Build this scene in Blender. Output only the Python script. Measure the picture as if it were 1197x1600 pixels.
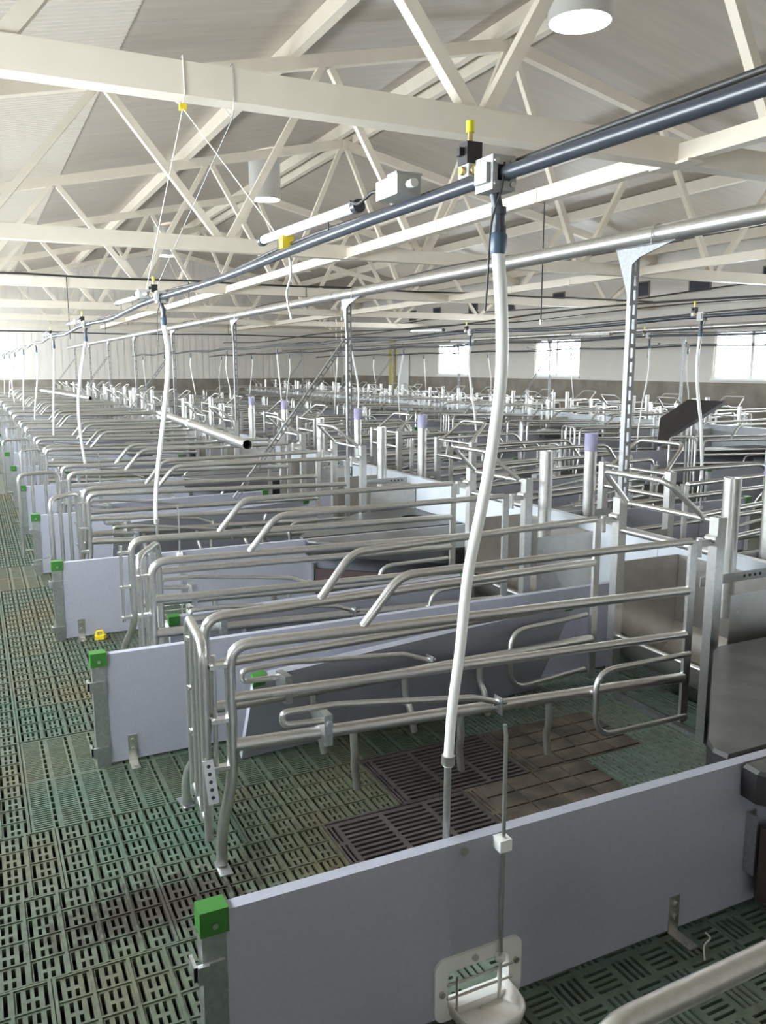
import bpy, math, random
from math import sin, cos, pi, radians, sqrt
from mathutils import Vector, Matrix
random.seed(7)
for o in list(bpy.data.objects): bpy.data.objects.remove(o)
S = bpy.context.scene
COL = S.collection

# ------------------------------------------------------------------ camera
F_PX, PITCH, YAW, EYE = 1309.5, 9.82, 25.97, 1.70
cd = bpy.data.cameras.new('camera'); cam = bpy.data.objects.new('camera', cd); COL.objects.link(cam)
cd.sensor_fit = 'VERTICAL'; cd.sensor_height = 36.0; cd.lens = F_PX/1600*36.0
cd.clip_start = 0.02; cd.clip_end = 300
cam.location = (0, 0, EYE); cam.rotation_euler = (radians(90-PITCH), 0, radians(-YAW))
S.camera = cam

# ------------------------------------------------------------------ light
W_LEFT, W_RIGHT, Y_FAR, Y_NEAR, RIDGE = -1.3, 15.7, 36.5, -6.5, 7.2
world = bpy.data.worlds.new('overcast_sky'); S.world = world; world.use_nodes = True
bg = world.node_tree.nodes['Background']
bg.inputs['Color'].default_value = (0.86, 0.94, 1.0, 1); bg.inputs['Strength'].default_value = 17.0
S.view_settings.view_transform = 'Standard'; S.view_settings.look = 'None'
S.view_settings.exposure = 1.02; S.view_settings.gamma = 1.0; S.view_settings.use_curve_mapping = False
WIN_R = [(y, y+2.15) for y in (-4.6, 1.3, 7.2, 12.4, 19.4, 25.4)]  # first two unseen, added to light the nearest divider
WIN_L = [(y, y+(2.2 if y < 9 else 3.0)) for y in (-5.6, 1.8, 4.4, 7.0, 10.0, 13.3, 16.6, 19.9, 23.2, 26.5, 29.8, 33.1)]  # unseen; first added to light the nearest divider, far ones widened for light
SILL, WTOP = 1.42, 2.53
def portal(x, y0, y1, face):
    l = bpy.data.lights.new('window_daylight', 'AREA'); l.shape = 'RECTANGLE'; l.size = y1-y0; l.size_y = WTOP-SILL
    l.cycles.is_portal = True
    o = bpy.data.objects.new('window_daylight', l); COL.objects.link(o)
    o.location = (x, (y0+y1)/2, (SILL+WTOP)/2)
    o.rotation_euler = (radians(90), 0, radians(90*face))
for a, b in WIN_R: portal(W_RIGHT+0.02, a, b, 1)
for a, b in WIN_L: portal(W_LEFT-0.02, a, b, -1)

# ------------------------------------------------------------------ materials
def mat(name, col, rough=0.5, metal=0.0, var=0.0, scale=20.0, col2=None, stretch=None, bump=0.0, spec=0.5, emit=0.0, alpha=None, trans=0.0):
    m = bpy.data.materials.new(name); m.use_nodes = True
    nt = m.node_tree; N = nt.nodes; b = N['Principled BSDF']
    b.inputs['Base Color'].default_value = (*col, 1); b.inputs['Roughness'].default_value = rough
    b.inputs['Metallic'].default_value = metal; b.inputs['Specular IOR Level'].default_value = spec
    if trans: b.inputs['Transmission Weight'].default_value = trans
    if emit:
        b.inputs['Emission Color'].default_value = (*col, 1); b.inputs['Emission Strength'].default_value = emit
    if var or col2 or bump:
        g = N.new('ShaderNodeNewGeometry'); mp = N.new('ShaderNodeMapping')
        nt.links.new(g.outputs['Position'], mp.inputs['Vector'])
        if stretch: mp.inputs['Scale'].default_value = stretch
        n = N.new('ShaderNodeTexNoise'); n.inputs['Scale'].default_value = scale; n.inputs['Detail'].default_value = 5
        nt.links.new(mp.outputs['Vector'], n.inputs['Vector'])
        if col2 or var:
            r = N.new('ShaderNodeValToRGB'); r.color_ramp.elements[0].position = 0.35; r.color_ramp.elements[1].position = 0.65
            c2 = col2 or tuple(max(0, c*(1-var)) for c in col)
            r.color_ramp.elements[0].color = (*c2, 1); r.color_ramp.elements[1].color = (*col, 1)
            nt.links.new(n.outputs['Fac'], r.inputs['Fac']); nt.links.new(r.outputs['Color'], b.inputs['Base Color'])
        if bump:
            bp = N.new('ShaderNodeBump'); bp.inputs['Strength'].default_value = bump; bp.inputs['Distance'].default_value = 0.004
            nt.links.new(n.outputs['Fac'], bp.inputs['Height']); nt.links.new(bp.outputs['Normal'], b.inputs['Normal'])
    return m
M = {}
M['galv'] = mat('galvanized_steel', (0.72, 0.71, 0.68), 0.33, 0.95, 0.10, 60)
M['galv_dull'] = mat('galvanized_strip', (0.56, 0.57, 0.57), 0.40, 0.95, 0.18, 70)
M['galv_dark'] = mat('dark_galvanized', (0.34, 0.345, 0.345), 0.5, 0.8, 0.2, 40)  # darker, rougher galvanized tone for the feed pipe posts, gussets and braces
M['stainless'] = mat('stainless_steel', (0.56, 0.53, 0.49), 0.33, 0.9, 0.12, 14)
M['bolt'] = mat('zinc_bolt', (0.6, 0.58, 0.54), 0.3, 0.9)
M['board'] = mat('grey_pvc_board', (0.40, 0.405, 0.465), 0.45, 0, 0.06, 60, spec=0.3)
M['board_edge'] = M['board']
M['whitewall'] = mat('white_pvc_wall', (0.56, 0.595, 0.635), 0.35, 0, 0.06, 9)
M['green_cap'] = mat('green_plastic_cap', (0.042, 0.185, 0.03), 0.4)
M['black'] = mat('black_plastic_lid', (0.055, 0.053, 0.052), 0.38, 0, 0, 7, col2=(0.10, 0.095, 0.085), bump=0.15)
def dusty(m, clean):
    nt = m.node_tree; N = nt.nodes; b = N['Principled BSDF']; src = b.inputs['Base Color'].links[0].from_socket
    g = N.new('ShaderNodeNewGeometry'); sp = N.new('ShaderNodeSeparateXYZ'); nt.links.new(g.outputs['True Normal'], sp.inputs[0])
    r = N.new('ShaderNodeMapRange'); r.inputs['From Min'].default_value = 0.3; r.inputs['From Max'].default_value = 0.9; nt.links.new(sp.outputs['Z'], r.inputs['Value'])
    mx = N.new('ShaderNodeMix'); mx.data_type = 'RGBA'; nt.links.new(r.outputs['Result'], mx.inputs['Factor']); mx.inputs['A'].default_value = (*clean, 1)
    nt.links.new(src, mx.inputs['B']); nt.links.new(mx.outputs['Result'], b.inputs['Base Color'])
dusty(M['black'], (0.022, 0.020, 0.021))
M['blackbox'] = mat('black_plastic', (0.025, 0.022, 0.024), 0.4)
M['brownbox'] = mat('dark_brown_plastic', (0.05, 0.03, 0.028), 0.5)
M['white_plastic'] = mat('white_plastic', (0.82, 0.81, 0.78), 0.35)
M['cup'] = mat('white_cup_plastic', (0.85, 0.84, 0.82), 0.3, 0, 0, 9, col2=(0.62, 0.55, 0.46))
M['hose'] = mat('white_hose', (0.88, 0.87, 0.84), 0.35)
M['pvc_dark'] = mat('dark_grey_pvc', (0.045, 0.052, 0.066), 0.32)
M['nut_blue'] = mat('blue_grey_nut', (0.07, 0.11, 0.16), 0.4)
M['grey_clamp'] = mat('light_grey_plastic', (0.42, 0.42, 0.40), 0.45)
M['brass'] = mat('brass', (0.62, 0.45, 0.2), 0.3, 0.9)
M['yellow'] = mat('yellow_plastic', (0.85, 0.62, 0.03), 0.4)
M['yellowpaint'] = mat('yellow_paint', (0.62, 0.50, 0.16), 0.5)
M['lemon'] = mat('lemon_cap', (0.85, 0.80, 0.03), 0.4)
M['cable'] = mat('black_cable', (0.035, 0.033, 0.03), 0.5)
M['cord'] = mat('white_cord', (0.75, 0.73, 0.68), 0.6)
M['lamp_body'] = mat('lamp_tube', (0.80, 0.81, 0.82), 0.2, 0.1)
M['truss'] = mat('cream_painted_steel', (0.76, 0.68, 0.56), 0.5, 0, 0.05, 5)
M['ceiling'] = mat('ceiling_sandwich_panel', (0.49, 0.425, 0.355), 0.45, 0, 0.12, 2.5, stretch=(0.25, 3, 1))
M['corrugated'] = mat('corrugated_sheet', (0.68, 0.62, 0.53), 0.45)
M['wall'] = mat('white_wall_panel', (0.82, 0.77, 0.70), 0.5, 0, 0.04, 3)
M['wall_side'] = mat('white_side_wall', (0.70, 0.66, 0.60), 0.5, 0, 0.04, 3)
M['dado'] = mat('concrete_dado', (0.30, 0.265, 0.215), 0.7, 0, 0.3, 2.5)
M['frame'] = mat('white_window_frame', (0.82, 0.82, 0.80), 0.4)
M['duct'] = mat('grey_duct', (0.55, 0.53, 0.49), 0.5)
M['vent'] = mat('dark_vent', (0.03, 0.035, 0.06), 0.5)
M['pit'] = mat('dark_pit', (0.012, 0.012, 0.012), 0.8)
M['iron'] = mat('cast_iron', (0.105, 0.088, 0.080), 0.5, 0.15, 0.35, 16)
M['iron_dirty'] = mat('dirty_cast_iron', (0.150, 0.118, 0.085), 0.6, 0.1, 0, 9, col2=(0.060, 0.050, 0.042))
M['purple'] = mat('clear_purple_sleeve', (0.55, 0.50, 0.75), 0.15, 0, spec=0.6)
def m_light(name, col, s):
    m = bpy.data.materials.new(name); m.use_nodes = True; nt = m.node_tree; nt.nodes.clear()
    o = nt.nodes.new('ShaderNodeOutputMaterial'); e = nt.nodes.new('ShaderNodeEmission')
    e.inputs['Color'].default_value = (*col, 1); e.inputs['Strength'].default_value = s
    nt.links.new(e.outputs[0], o.inputs[0]); return m
M['lightdisc'] = m_light('daylight_tube_lens', (1, 0.99, 0.96), 7.0)
def m_glass(name, tint, refl):
    m = bpy.data.materials.new(name); m.use_nodes = True; nt = m.node_tree; nt.nodes.clear()
    o = nt.nodes.new('ShaderNodeOutputMaterial'); t = nt.nodes.new('ShaderNodeBsdfTransparent'); g = nt.nodes.new('ShaderNodeBsdfGlossy')
    t.inputs['Color'].default_value = (*tint, 1); g.inputs['Roughness'].default_value = 0.05
    x = nt.nodes.new('ShaderNodeMixShader'); x.inputs['Fac'].default_value = refl
    nt.links.new(t.outputs[0], x.inputs[1]); nt.links.new(g.outputs[0], x.inputs[2]); nt.links.new(x.outputs[0], o.inputs[0]); return m
M['glass'] = m_glass('window_glass', (0.97, 0.98, 0.98), 0.06)
def m_sleeve():
    m = bpy.data.materials.new('clear_purple_sleeve'); m.use_nodes = True; nt = m.node_tree; N = nt.nodes
    b = N['Principled BSDF']; b.inputs['Base Color'].default_value = (0.50, 0.47, 0.66, 1); b.inputs['Roughness'].default_value = 0.15; b.inputs['Alpha'].default_value = 0.45
    return m
M['purple'] = m_sleeve()

def m_green(name, stain=True, slots=False, clean=False):
    m = bpy.data.materials.new(name); m.use_nodes = True; nt = m.node_tree; N = nt.nodes; L = nt.links; b = N['Principled BSDF']
    b.inputs['Roughness'].default_value = 0.55
    g = N.new('ShaderNodeNewGeometry'); oi = N.new('ShaderNodeObjectInfo')
    n1 = N.new('ShaderNodeTexNoise'); n1.inputs['Scale'].default_value = 1.3; n1.inputs['Detail'].default_value = 4
    L.new(g.outputs['Position'], n1.inputs['Vector'])
    add = N.new('ShaderNodeMath'); add.operation = 'MULTIPLY_ADD'; add.inputs[1].default_value = 0.14; L.new(oi.outputs['Random'], add.inputs[0]); L.new(n1.outputs['Fac'], add.inputs[2])
    r = N.new('ShaderNodeValToRGB'); e = r.color_ramp.elements
    e[0].position = 0.40; e[0].color = (0.062, 0.112, 0.080, 1); e[1].position = 0.78; e[1].color = (0.125, 0.110, 0.060, 1)
    e2 = r.color_ramp.elements.new(0.6); e2.color = (0.100, 0.120, 0.080, 1)
    if clean:
        e[0].color = (0.105, 0.160, 0.122, 1); e2.color = (0.140, 0.190, 0.150, 1); e[2].color = (0.165, 0.185, 0.140, 1)
    L.new(add.outputs[0], r.inputs['Fac'])
    n2 = N.new('ShaderNodeTexNoise'); n2.inputs['Scale'].default_value = 26; n2.inputs['Detail'].default_value = 6
    L.new(g.outputs['Position'], n2.inputs['Vector'])
    r2 = N.new('ShaderNodeValToRGB'); r2.color_ramp.elements[0].position = 0.3; r2.color_ramp.elements[0].color = (0.55, 0.5, 0.42, 1); r2.color_ramp.elements[1].position = 0.6; r2.color_ramp.elements[1].color = (1, 1, 1, 1)
    L.new(n2.outputs['Fac'], r2.inputs['Fac'])
    mx = N.new('ShaderNodeMix'); mx.data_type = 'RGBA'; mx.blend_type = 'MULTIPLY'; mx.inputs['Factor'].default_value = 0.7
    L.new(r.outputs['Color'], mx.inputs['A']); L.new(r2.outputs['Color'], mx.inputs['B'])
    out = mx.outputs['Result']
    if stain:   # spilled manure with an outline of its own on the aisle floor
        sub = N.new('ShaderNodeVectorMath'); sub.operation = 'SUBTRACT'; sub.inputs[1].default_value = (0.43, 2.50, 0)
        L.new(g.outputs['Position'], sub.inputs[0])
        sc = N.new('ShaderNodeVectorMath'); sc.operation = 'MULTIPLY'; sc.inputs[1].default_value = (1.9, 4.6, 0); L.new(sub.outputs[0], sc.inputs[0])
        ln = N.new('ShaderNodeVectorMath'); ln.operation = 'LENGTH'; L.new(sc.outputs[0], ln.inputs[0])
        ad = N.new('ShaderNodeMath'); ad.operation = 'MULTIPLY_ADD'; ad.inputs[1].default_value = 1.5; L.new(n2.outputs['Fac'], ad.inputs[0]); L.new(ln.outputs['Value'], ad.inputs[2])
        rr = N.new('ShaderNodeValToRGB'); rr.color_ramp.elements[0].position = 1.12/2; rr.color_ramp.elements[0].color = (1, 1, 1, 1); rr.color_ramp.elements[1].position = 1.5/2; rr.color_ramp.elements[1].color = (0, 0, 0, 1)
        hf = N.new('ShaderNodeMath'); hf.operation = 'MULTIPLY'; hf.inputs[1].default_value = 0.5; L.new(ad.outputs[0], hf.inputs[0]); L.new(hf.outputs[0], rr.inputs['Fac'])
        m3 = N.new('ShaderNodeMix'); m3.data_type = 'RGBA'; L.new(rr.outputs['Color'], m3.inputs['Factor']); L.new(out, m3.inputs['A']); m3.inputs['B'].default_value = (0.035, 0.028, 0.02, 1)
        out = m3.outputs['Result']
    if slots:   # slots too far away to be built: dark dashes along the pens' depth
        sp = N.new('ShaderNodeSeparateXYZ'); L.new(g.outputs['Position'], sp.inputs[0])
        def frac(sock, period, duty):
            d = N.new('ShaderNodeMath'); d.operation = 'DIVIDE'; d.inputs[1].default_value = period; L.new(sock, d.inputs[0])
            f = N.new('ShaderNodeMath'); f.operation = 'FRACT'; L.new(d.outputs[0], f.inputs[0])
            c = N.new('ShaderNodeMath'); c.operation = 'LESS_THAN'; c.inputs[1].default_value = duty; L.new(f.outputs[0], c.inputs[0]); return c.outputs[0]
        mu = N.new('ShaderNodeMath'); mu.operation = 'MULTIPLY'; L.new(frac(sp.outputs['X'], 0.0262, 0.42), mu.inputs[0]); L.new(frac(sp.outputs['Y'], 0.0522, 0.72), mu.inputs[1])
        m4 = N.new('ShaderNodeMix'); m4.data_type = 'RGBA'; L.new(mu.outputs[0], m4.inputs['Factor']); L.new(out, m4.inputs['A']); m4.inputs['B'].default_value = (0.02, 0.025, 0.02, 1)
        out = m4.outputs['Result']
    L.new(out, b.inputs['Base Color'])
    return m
M['green'] = m_green('green_slat_plastic'); M['green_clean'] = m_green('clean_green_slat_plastic', False, False, True); M['green_far'] = m_green('green_slat_floor_far', False, True)

# ------------------------------------------------------------------ mesh helpers
class MB:
    def __init__(s): s.v = []; s.f = []; s.sm = []
    def add(s, vs, fs, smooth=False):
        n = len(s.v); s.v += [tuple(v) for v in vs]; s.f += [tuple(i+n for i in f) for f in fs]; s.sm += [smooth]*len(fs); return s
    def box(s, x0, x1, y0, y1, z0, z1):
        s.add([(x0,y0,z0),(x1,y0,z0),(x1,y1,z0),(x0,y1,z0),(x0,y0,z1),(x1,y0,z1),(x1,y1,z1),(x0,y1,z1)],
              [(0,3,2,1),(4,5,6,7),(0,1,5,4),(1,2,6,5),(2,3,7,6),(3,0,4,7)]); return s
    def bar(s, a, b, w, h, up=(0,0,1)):
        a = Vector(a); b = Vector(b); d = (b-a).normalized(); up = Vector(up)
        if abs(d.dot(up)) > 0.98: up = Vector((0,1,0))
        r = d.cross(up).normalized(); u = r.cross(d)
        vs = [p + r*sx*w/2 + u*sy*h/2 for p in (a, b) for sx, sy in ((-1,-1),(1,-1),(1,1),(-1,1))]
        s.add(vs, [(0,3,2,1),(4,5,6,7),(0,1,5,4),(1,2,6,5),(2,3,7,6),(3,0,4,7)]); return s
    def tube(s, pts, r, seg=10, fillet=0.0, cap=True, steps=5):
        P = [Vector(p) for p in pts]
        if fillet and len(P) > 2:
            Q = [P[0]]
            for i in range(1, len(P)-1):
                a = P[i-1]-P[i]; b = P[i+1]-P[i]; la, lb = a.length, b.length
                t = min(fillet, la*0.48, lb*0.48); a = a/la; b = b/lb
                if a.dot(b) < -0.995: Q.append(P[i]); continue
                p0 = P[i]+a*t; p2 = P[i]+b*t
                for k in range(steps+1):
                    w = k/steps; Q.append(p0*(1-w)**2 + P[i]*2*w*(1-w) + p2*w*w)
            Q.append(P[-1]); P = Q
        n = len(P); rr = r if isinstance(r, (list, tuple)) else [r]*n
        t0 = (P[1]-P[0]).normalized(); u = t0.orthogonal().normalized(); vs = []
        for i in range(n):
            if i == 0: t = t0
            elif i == n-1: t = (P[i]-P[i-1]).normalized()
            else: t = ((P[i]-P[i-1]).normalized()+(P[i+1]-P[i]).normalized()).normalized()
            u = (u - t*u.dot(t)).normalized(); w = t.cross(u)
            vs += [P[i] + (u*cos(2*pi*k/seg)+w*sin(2*pi*k/seg))*rr[i] for k in range(seg)]
        fs = [(i*seg+k, i*seg+(k+1)%seg, (i+1)*seg+(k+1)%seg, (i+1)*seg+k) for i in range(n-1) for k in range(seg)]
        s.add(vs, fs, True)
        if cap:
            s.add(vs[:seg], [tuple(reversed(range(seg)))]); s.add(vs[-seg:], [tuple(range(seg))])
        return s
    def pipe(s, a, b, r, t, seg=16):          # hollow straight tube
        a = Vector(a); b = Vector(b); d = (b-a).normalized(); u = d.orthogonal().normalized(); w = d.cross(u)
        ring = lambda p, q: [p+(u*cos(2*pi*k/seg)+w*sin(2*pi*k/seg))*q for k in range(seg)]
        for (p, q), (p2, q2), sm in (((a,r),(b,r),True),((b,r),(b,r-t),False),((b,r-t),(a,r-t),True),((a,r-t),(a,r),False)):
            s.add(ring(p,q)+ring(p2,q2), [(k,(k+1)%seg,seg+(k+1)%seg,seg+k) for k in range(seg)], sm)
        return s
    def prism(s, poly, z0, z1):               # polygon in xy, extruded in z
        n = len(poly)
        vs = [(x, y, z0) for x, y in poly] + [(x, y, z1) for x, y in poly]
        s.add(vs, [tuple(reversed(range(n))), tuple(range(n, 2*n))] + [(i, (i+1) % n, n+(i+1) % n, n+i) for i in range(n)]); return s
    def quadstrip(s, rows, smooth=False, close=False):
        n = len(rows[0]); vs = [p for r in rows for p in r]
        fs = [(i*n+k, i*n+k+1, (i+1)*n+k+1, (i+1)*n+k) for i in range(len(rows)-1) for k in range(n-1)]
        if close: fs += [(i*n+n-1, i*n, (i+1)*n, (i+1)*n+n-1) for i in range(len(rows)-1)]
        s.add(vs, fs, smooth); return s
    def merge(s, o, mtx=None):
        n = len(s.v); s.v += [tuple(mtx @ Vector(v)) if mtx else v for v in o.v]
        s.f += [tuple(i+n for i in f) for f in o.f]; s.sm += o.sm; return s
    def pieces(s):
        par = list(range(len(s.v)))
        def find(i):
            while par[i] != i: par[i] = par[par[i]]; i = par[i]
            return i
        key = {}
        for i, v in enumerate(s.v):
            k = tuple(round(c, 5) for c in v)
            if k in key: par[find(i)] = find(key[k])
            else: key[k] = i
        for f in s.f:
            for i in f[1:]: par[find(i)] = find(f[0])
        groups = {}
        for f, sm in zip(s.f, s.sm): groups.setdefault(find(f[0]), []).append((f, sm))
        out = []
        for g in groups.values():
            ids = sorted({i for f, _ in g for i in f}); mp = {i: n for n, i in enumerate(ids)}
            o = MB(); o.v = [s.v[i] for i in ids]; o.f = [tuple(mp[i] for i in f) for f, _ in g]; o.sm = [sm for _, sm in g]; out.append(o)
        return out
    def each(s, name, m, parent): return [p.build(name, m, parent) for p in s.pieces()]
    def mesh(s, name, m):
        me = bpy.data.meshes.new(name); me.from_pydata(s.v, [], s.f)
        me.polygons.foreach_set('use_smooth', s.sm)
        me.materials.append(M[m] if isinstance(m, str) else m); me.update(); return me
    def build(s, name, m, parent=None): return put(name, s.mesh(name, m), parent)

def put(name, me, parent=None, loc=None, rz=0.0):
    o = bpy.data.objects.new(name, me); COL.objects.link(o)
    if parent is not None: o.parent = parent
    if loc: o.location = loc
    if rz: o.rotation_euler = (0, 0, rz)
    return o
def tag(o, label, cat, group=None):
    o['label'] = label; o['category'] = cat
    if group: o['group'] = group
    return o
def empty(name, loc=(0,0,0), rz=0.0):
    o = bpy.data.objects.new(name, None); COL.objects.link(o); o.location = loc; o.rotation_euler = (0, 0, rz); o.empty_display_size = 0.1; return o
def struct(o): o['kind'] = 'structure'; return o
KIDS = {}
def copy_tree(o, parent=None):
    c = o.copy(); COL.objects.link(c); c.parent = parent
    for ch in o.children: copy_tree(ch, c)
    return c
ORD = ['nearest', 'second', 'third', 'fourth', 'fifth', 'sixth', 'seventh', 'eighth', 'ninth', 'tenth', 'eleventh', 'twelfth', 'thirteenth', 'fourteenth', 'fifteenth', 'sixteenth', 'seventeenth', 'eighteenth', 'nineteenth']

# ------------------------------------------------------------------ layout
Y0, PEN = 1.70, 1.88; CELL = 2*PEN
XA, XW = 0.37, 3.42            # pen starts at the aisle, trough wall
ROWX = [0.0, 2*XW, 7.56, 7.56+2*XW]   # row origins; rows 1 and 3 are turned half round
NPEN = 18

# ------------------------------------------------------------------ structure: walls, ceiling, roof
def ceil_z(x): return 6.46 - 0.22*abs(x-RIDGE)
def side_wall(name, x0, x1, wins):
    mb = MB(); ztop = ceil_z(x0)+0.25
    mb.box(x0, x1, Y_NEAR, Y_FAR, 1.34, SILL); mb.box(x0, x1, Y_NEAR, Y_FAR, WTOP, ztop)
    ys = [Y_NEAR] + [v for w in wins for v in w] + [Y_FAR]
    for i in range(0, len(ys), 2): mb.box(x0, x1, ys[i], ys[i+1], SILL, WTOP)
    return struct(mb.build(name, 'wall_side'))
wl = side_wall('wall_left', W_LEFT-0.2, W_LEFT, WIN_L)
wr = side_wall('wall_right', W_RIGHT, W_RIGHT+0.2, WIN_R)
MB().box(W_LEFT-0.22, W_LEFT+0.02, Y_NEAR, Y_FAR, -0.5, 1.34).build('dado_band', 'dado', wl)
MB().box(W_RIGHT-0.02, W_RIGHT+0.22, Y_NEAR, Y_FAR, -0.5, 1.34).build('dado_band', 'dado', wr)
def end_wall(name, y0, y1, zd):
    n = 64; xs = [W_LEFT-0.2 + (W_RIGHT-W_LEFT+0.4)*i/n for i in range(n+1)]
    mb = MB()
    for i in range(n):          # ribbed sandwich panels, each rib a shallow step
        a, b = xs[i], xs[i+1]; g = 0.02
        mb.add([(a+g,y0,zd),(b,y0,zd),(b,y0,ceil_z(b)+.1),(a+g,y0,ceil_z(a)+.1)], [(0,1,2,3)])
        mb.add([(a,y0+.012,zd),(a+g,y0+.012,zd),(a+g,y0+.012,ceil_z(a)+.1),(a,y0+.012,ceil_z(a)+.1)], [(0,1,2,3)])
    mb.add([(xs[0],y1,zd),(xs[-1],y1,zd),(xs[-1],y1,ceil_z(xs[-1])),(RIDGE,y1,ceil_z(RIDGE)),(xs[0],y1,ceil_z(xs[0]))], [(0,1,2,3,4)])
    w = struct(mb.build(name, 'wall'))
    MB().box(xs[0], xs[-1], min(y0, y1)-0.02, max(y0, y1), -0.5, zd).build('dado_band', 'dado', w); return w
end_wall('wall_far', Y_FAR, Y_FAR+0.2, 1.2)
end_wall('wall_near', Y_NEAR, Y_NEAR-0.2, 1.2)
XC = 1.80
mb = MB()
for a, b in ((XC, RIDGE), (RIDGE, W_RIGHT+0.3)):
    za, zb = ceil_z(a), ceil_z(b)
    mb.add([(a,Y_NEAR-.2,za),(b,Y_NEAR-.2,zb),(b,Y_FAR+.2,zb),(a,Y_FAR+.2,za),(a,Y_NEAR-.2,za+.12),(b,Y_NEAR-.2,zb+.12),(b,Y_FAR+.2,zb+.12),(a,Y_FAR+.2,za+.12)],
           [(0,3,2,1),(4,5,6,7),(0,1,5,4),(1,2,6,5),(2,3,7,6),(3,0,4,7)])
ceiling = struct(mb.build('ceiling', 'ceiling'))
mb = MB(); rows = []; y = Y_NEAR-.2; k = 0
while y < Y_FAR+.2:
    for dy, dz in ((0, 0), (.035, 0), (.055, .03), (.09, .03)):
        rows.append([(W_LEFT-.3, y+dy, ceil_z(W_LEFT-.3)-.04+dz), (XC, y+dy, ceil_z(XC)-.04+dz)])
    y += .11
mb.quadstrip(rows); mb.build('corrugated_sheet', 'corrugated', ceiling)
MB().add([(W_LEFT-.3,Y_NEAR-.2,ceil_z(W_LEFT-.3)+.12),(XC,Y_NEAR-.2,ceil_z(XC)+.12),(XC,Y_FAR+.2,ceil_z(XC)+.12),(W_LEFT-.3,Y_FAR+.2,ceil_z(W_LEFT-.3)+.12)],[(0,1,2,3)])
mb = MB(); mb.bar((W_LEFT-.3,(Y_NEAR+Y_FAR)/2,ceil_z(W_LEFT-.3)+.08),(XC,(Y_NEAR+Y_FAR)/2,ceil_z(XC)+.08), Y_FAR-Y_NEAR+.4, .06); mb.build('roof_skin', 'corrugated', ceiling)

# windows
def window(idx, x, face, y0, y1):
    mb = MB(); t = .06; d0, d1 = (x+.02, x+.12) if face > 0 else (x-.12, x-.02)
    mb.box(d0,d1,y0,y1,SILL,SILL+t).box(d0,d1,y0,y1,WTOP-t,WTOP).box(d0,d1,y0,y0+t,SILL+t,WTOP-t).box(d0,d1,y1-t,y1,SILL+t,WTOP-t)
    w = struct(mb.build('window_%d' % idx, 'frame')); ym = (y0+y1)/2
    MB().box(d0, d1, ym-.04, ym+.04, SILL+t, WTOP-t).build('mullion', 'frame', w)
    xm = (d0+d1)/2
    for a, b in ((y0+t, ym-.04), (ym+.04, y1-t)):
        MB().add([(xm,a,SILL+t),(xm,b,SILL+t),(xm,b,WTOP-t),(xm,a,WTOP-t)], [(0,1,2,3)]).build('pane', 'glass', w)
    MB().box(min(d0,x-.05) if face > 0 else d0, d1 if face > 0 else max(d1, x+.05), y0-.03, y1+.03, SILL-.035, SILL).build('window_sill', 'frame', w)
n = 1
for a, b in WIN_R: window(n, W_RIGHT, 1, a, b); n += 1
for a, b in WIN_L: window(n, W_LEFT, -1, a, b); n += 1

# white door and yellow column at the far end of the window wall
d = struct(MB().box(W_RIGHT-.05, W_RIGHT-.021, 29.8, 30.7, 0, 2.2).build('door_1', 'frame'))
MB().box(W_RIGHT-.07, W_RIGHT-.051, 29.78, 29.86, 0, 2.26).build('door_frame', 'frame', d); MB().box(W_RIGHT-.07, W_RIGHT-.051, 30.64, 30.72, 0, 2.26).build('door_frame', 'frame', d); MB().tube([(W_RIGHT-.05,29.95,1.05),(W_RIGHT-.10,29.95,1.05),(W_RIGHT-.10,30.07,1.05)],.012,8).build('door_handle', 'bolt', d)
MB().box(W_RIGHT-.14, W_RIGHT-.021, 31.0, 31.4, 0, 2.9).build('trim_1', 'yellowpaint')
struct(bpy.data.objects['trim_1'])

# ------------------------------------------------------------------ floor
TW, TD, T0 = 0.62, CELL/9, 3.13
def slot_tile(name, slots, m, ribs=(), thick=0.028, gap=0.0012):
    xs = sorted(set([round(v, 5) for v in [gap, TW-gap]+[v for s in slots for v in s[:2]]]))
    ys = sorted(set([round(v, 5) for v in [gap, TD-gap]+[v for s in slots for v in s[2:]]]))
    nx, ny = len(xs)-1, len(ys)-1; hole = [[False]*ny for _ in range(nx)]
    xi = {v: i for i, v in enumerate(xs)}; yi = {v: i for i, v in enumerate(ys)}
    for a, b, c, d in slots:
        for i in range(xi[round(a, 5)], xi[round(b, 5)]):
            for j in range(yi[round(c, 5)], yi[round(d, 5)]): hole[i][j] = True
    mb = MB(); V = {}; fs = []; vs = []
    def vid(i, j, z):
        k = (i, j, z)
        if k not in V: V[k] = len(vs); vs.append((xs[i], ys[j], -thick if z else 0.0))
        return V[k]
    for i in range(nx):
        j = 0
        while j < ny:
            if hole[i][j]: j += 1; continue
            j2 = j
            while j2 < ny and not hole[i][j2]: j2 += 1
            fs.append((vid(i,j,0), vid(i+1,j,0), vid(i+1,j2,0), vid(i,j2,0))); j = j2
    H = lambda i, j: i < 0 or j < 0 or i >= nx or j >= ny or hole[i][j]
    for i in range(nx+1):
        for j in range(ny):
            if H(i-1, j) != H(i, j): fs.append((vid(i,j,0), vid(i,j+1,0), vid(i,j+1,1), vid(i,j,1)))
    for i in range(nx):
        for j in range(ny+1):
            if H(i, j-1) != H(i, j): fs.append((vid(i,j,0), vid(i,j,1), vid(i+1,j,1), vid(i+1,j,0)))
    mb.add(vs, fs)
    for r in ribs: mb.box(*r)
    return mb.mesh(name, m)
cx, cy = TW/6, TD/4
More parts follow.
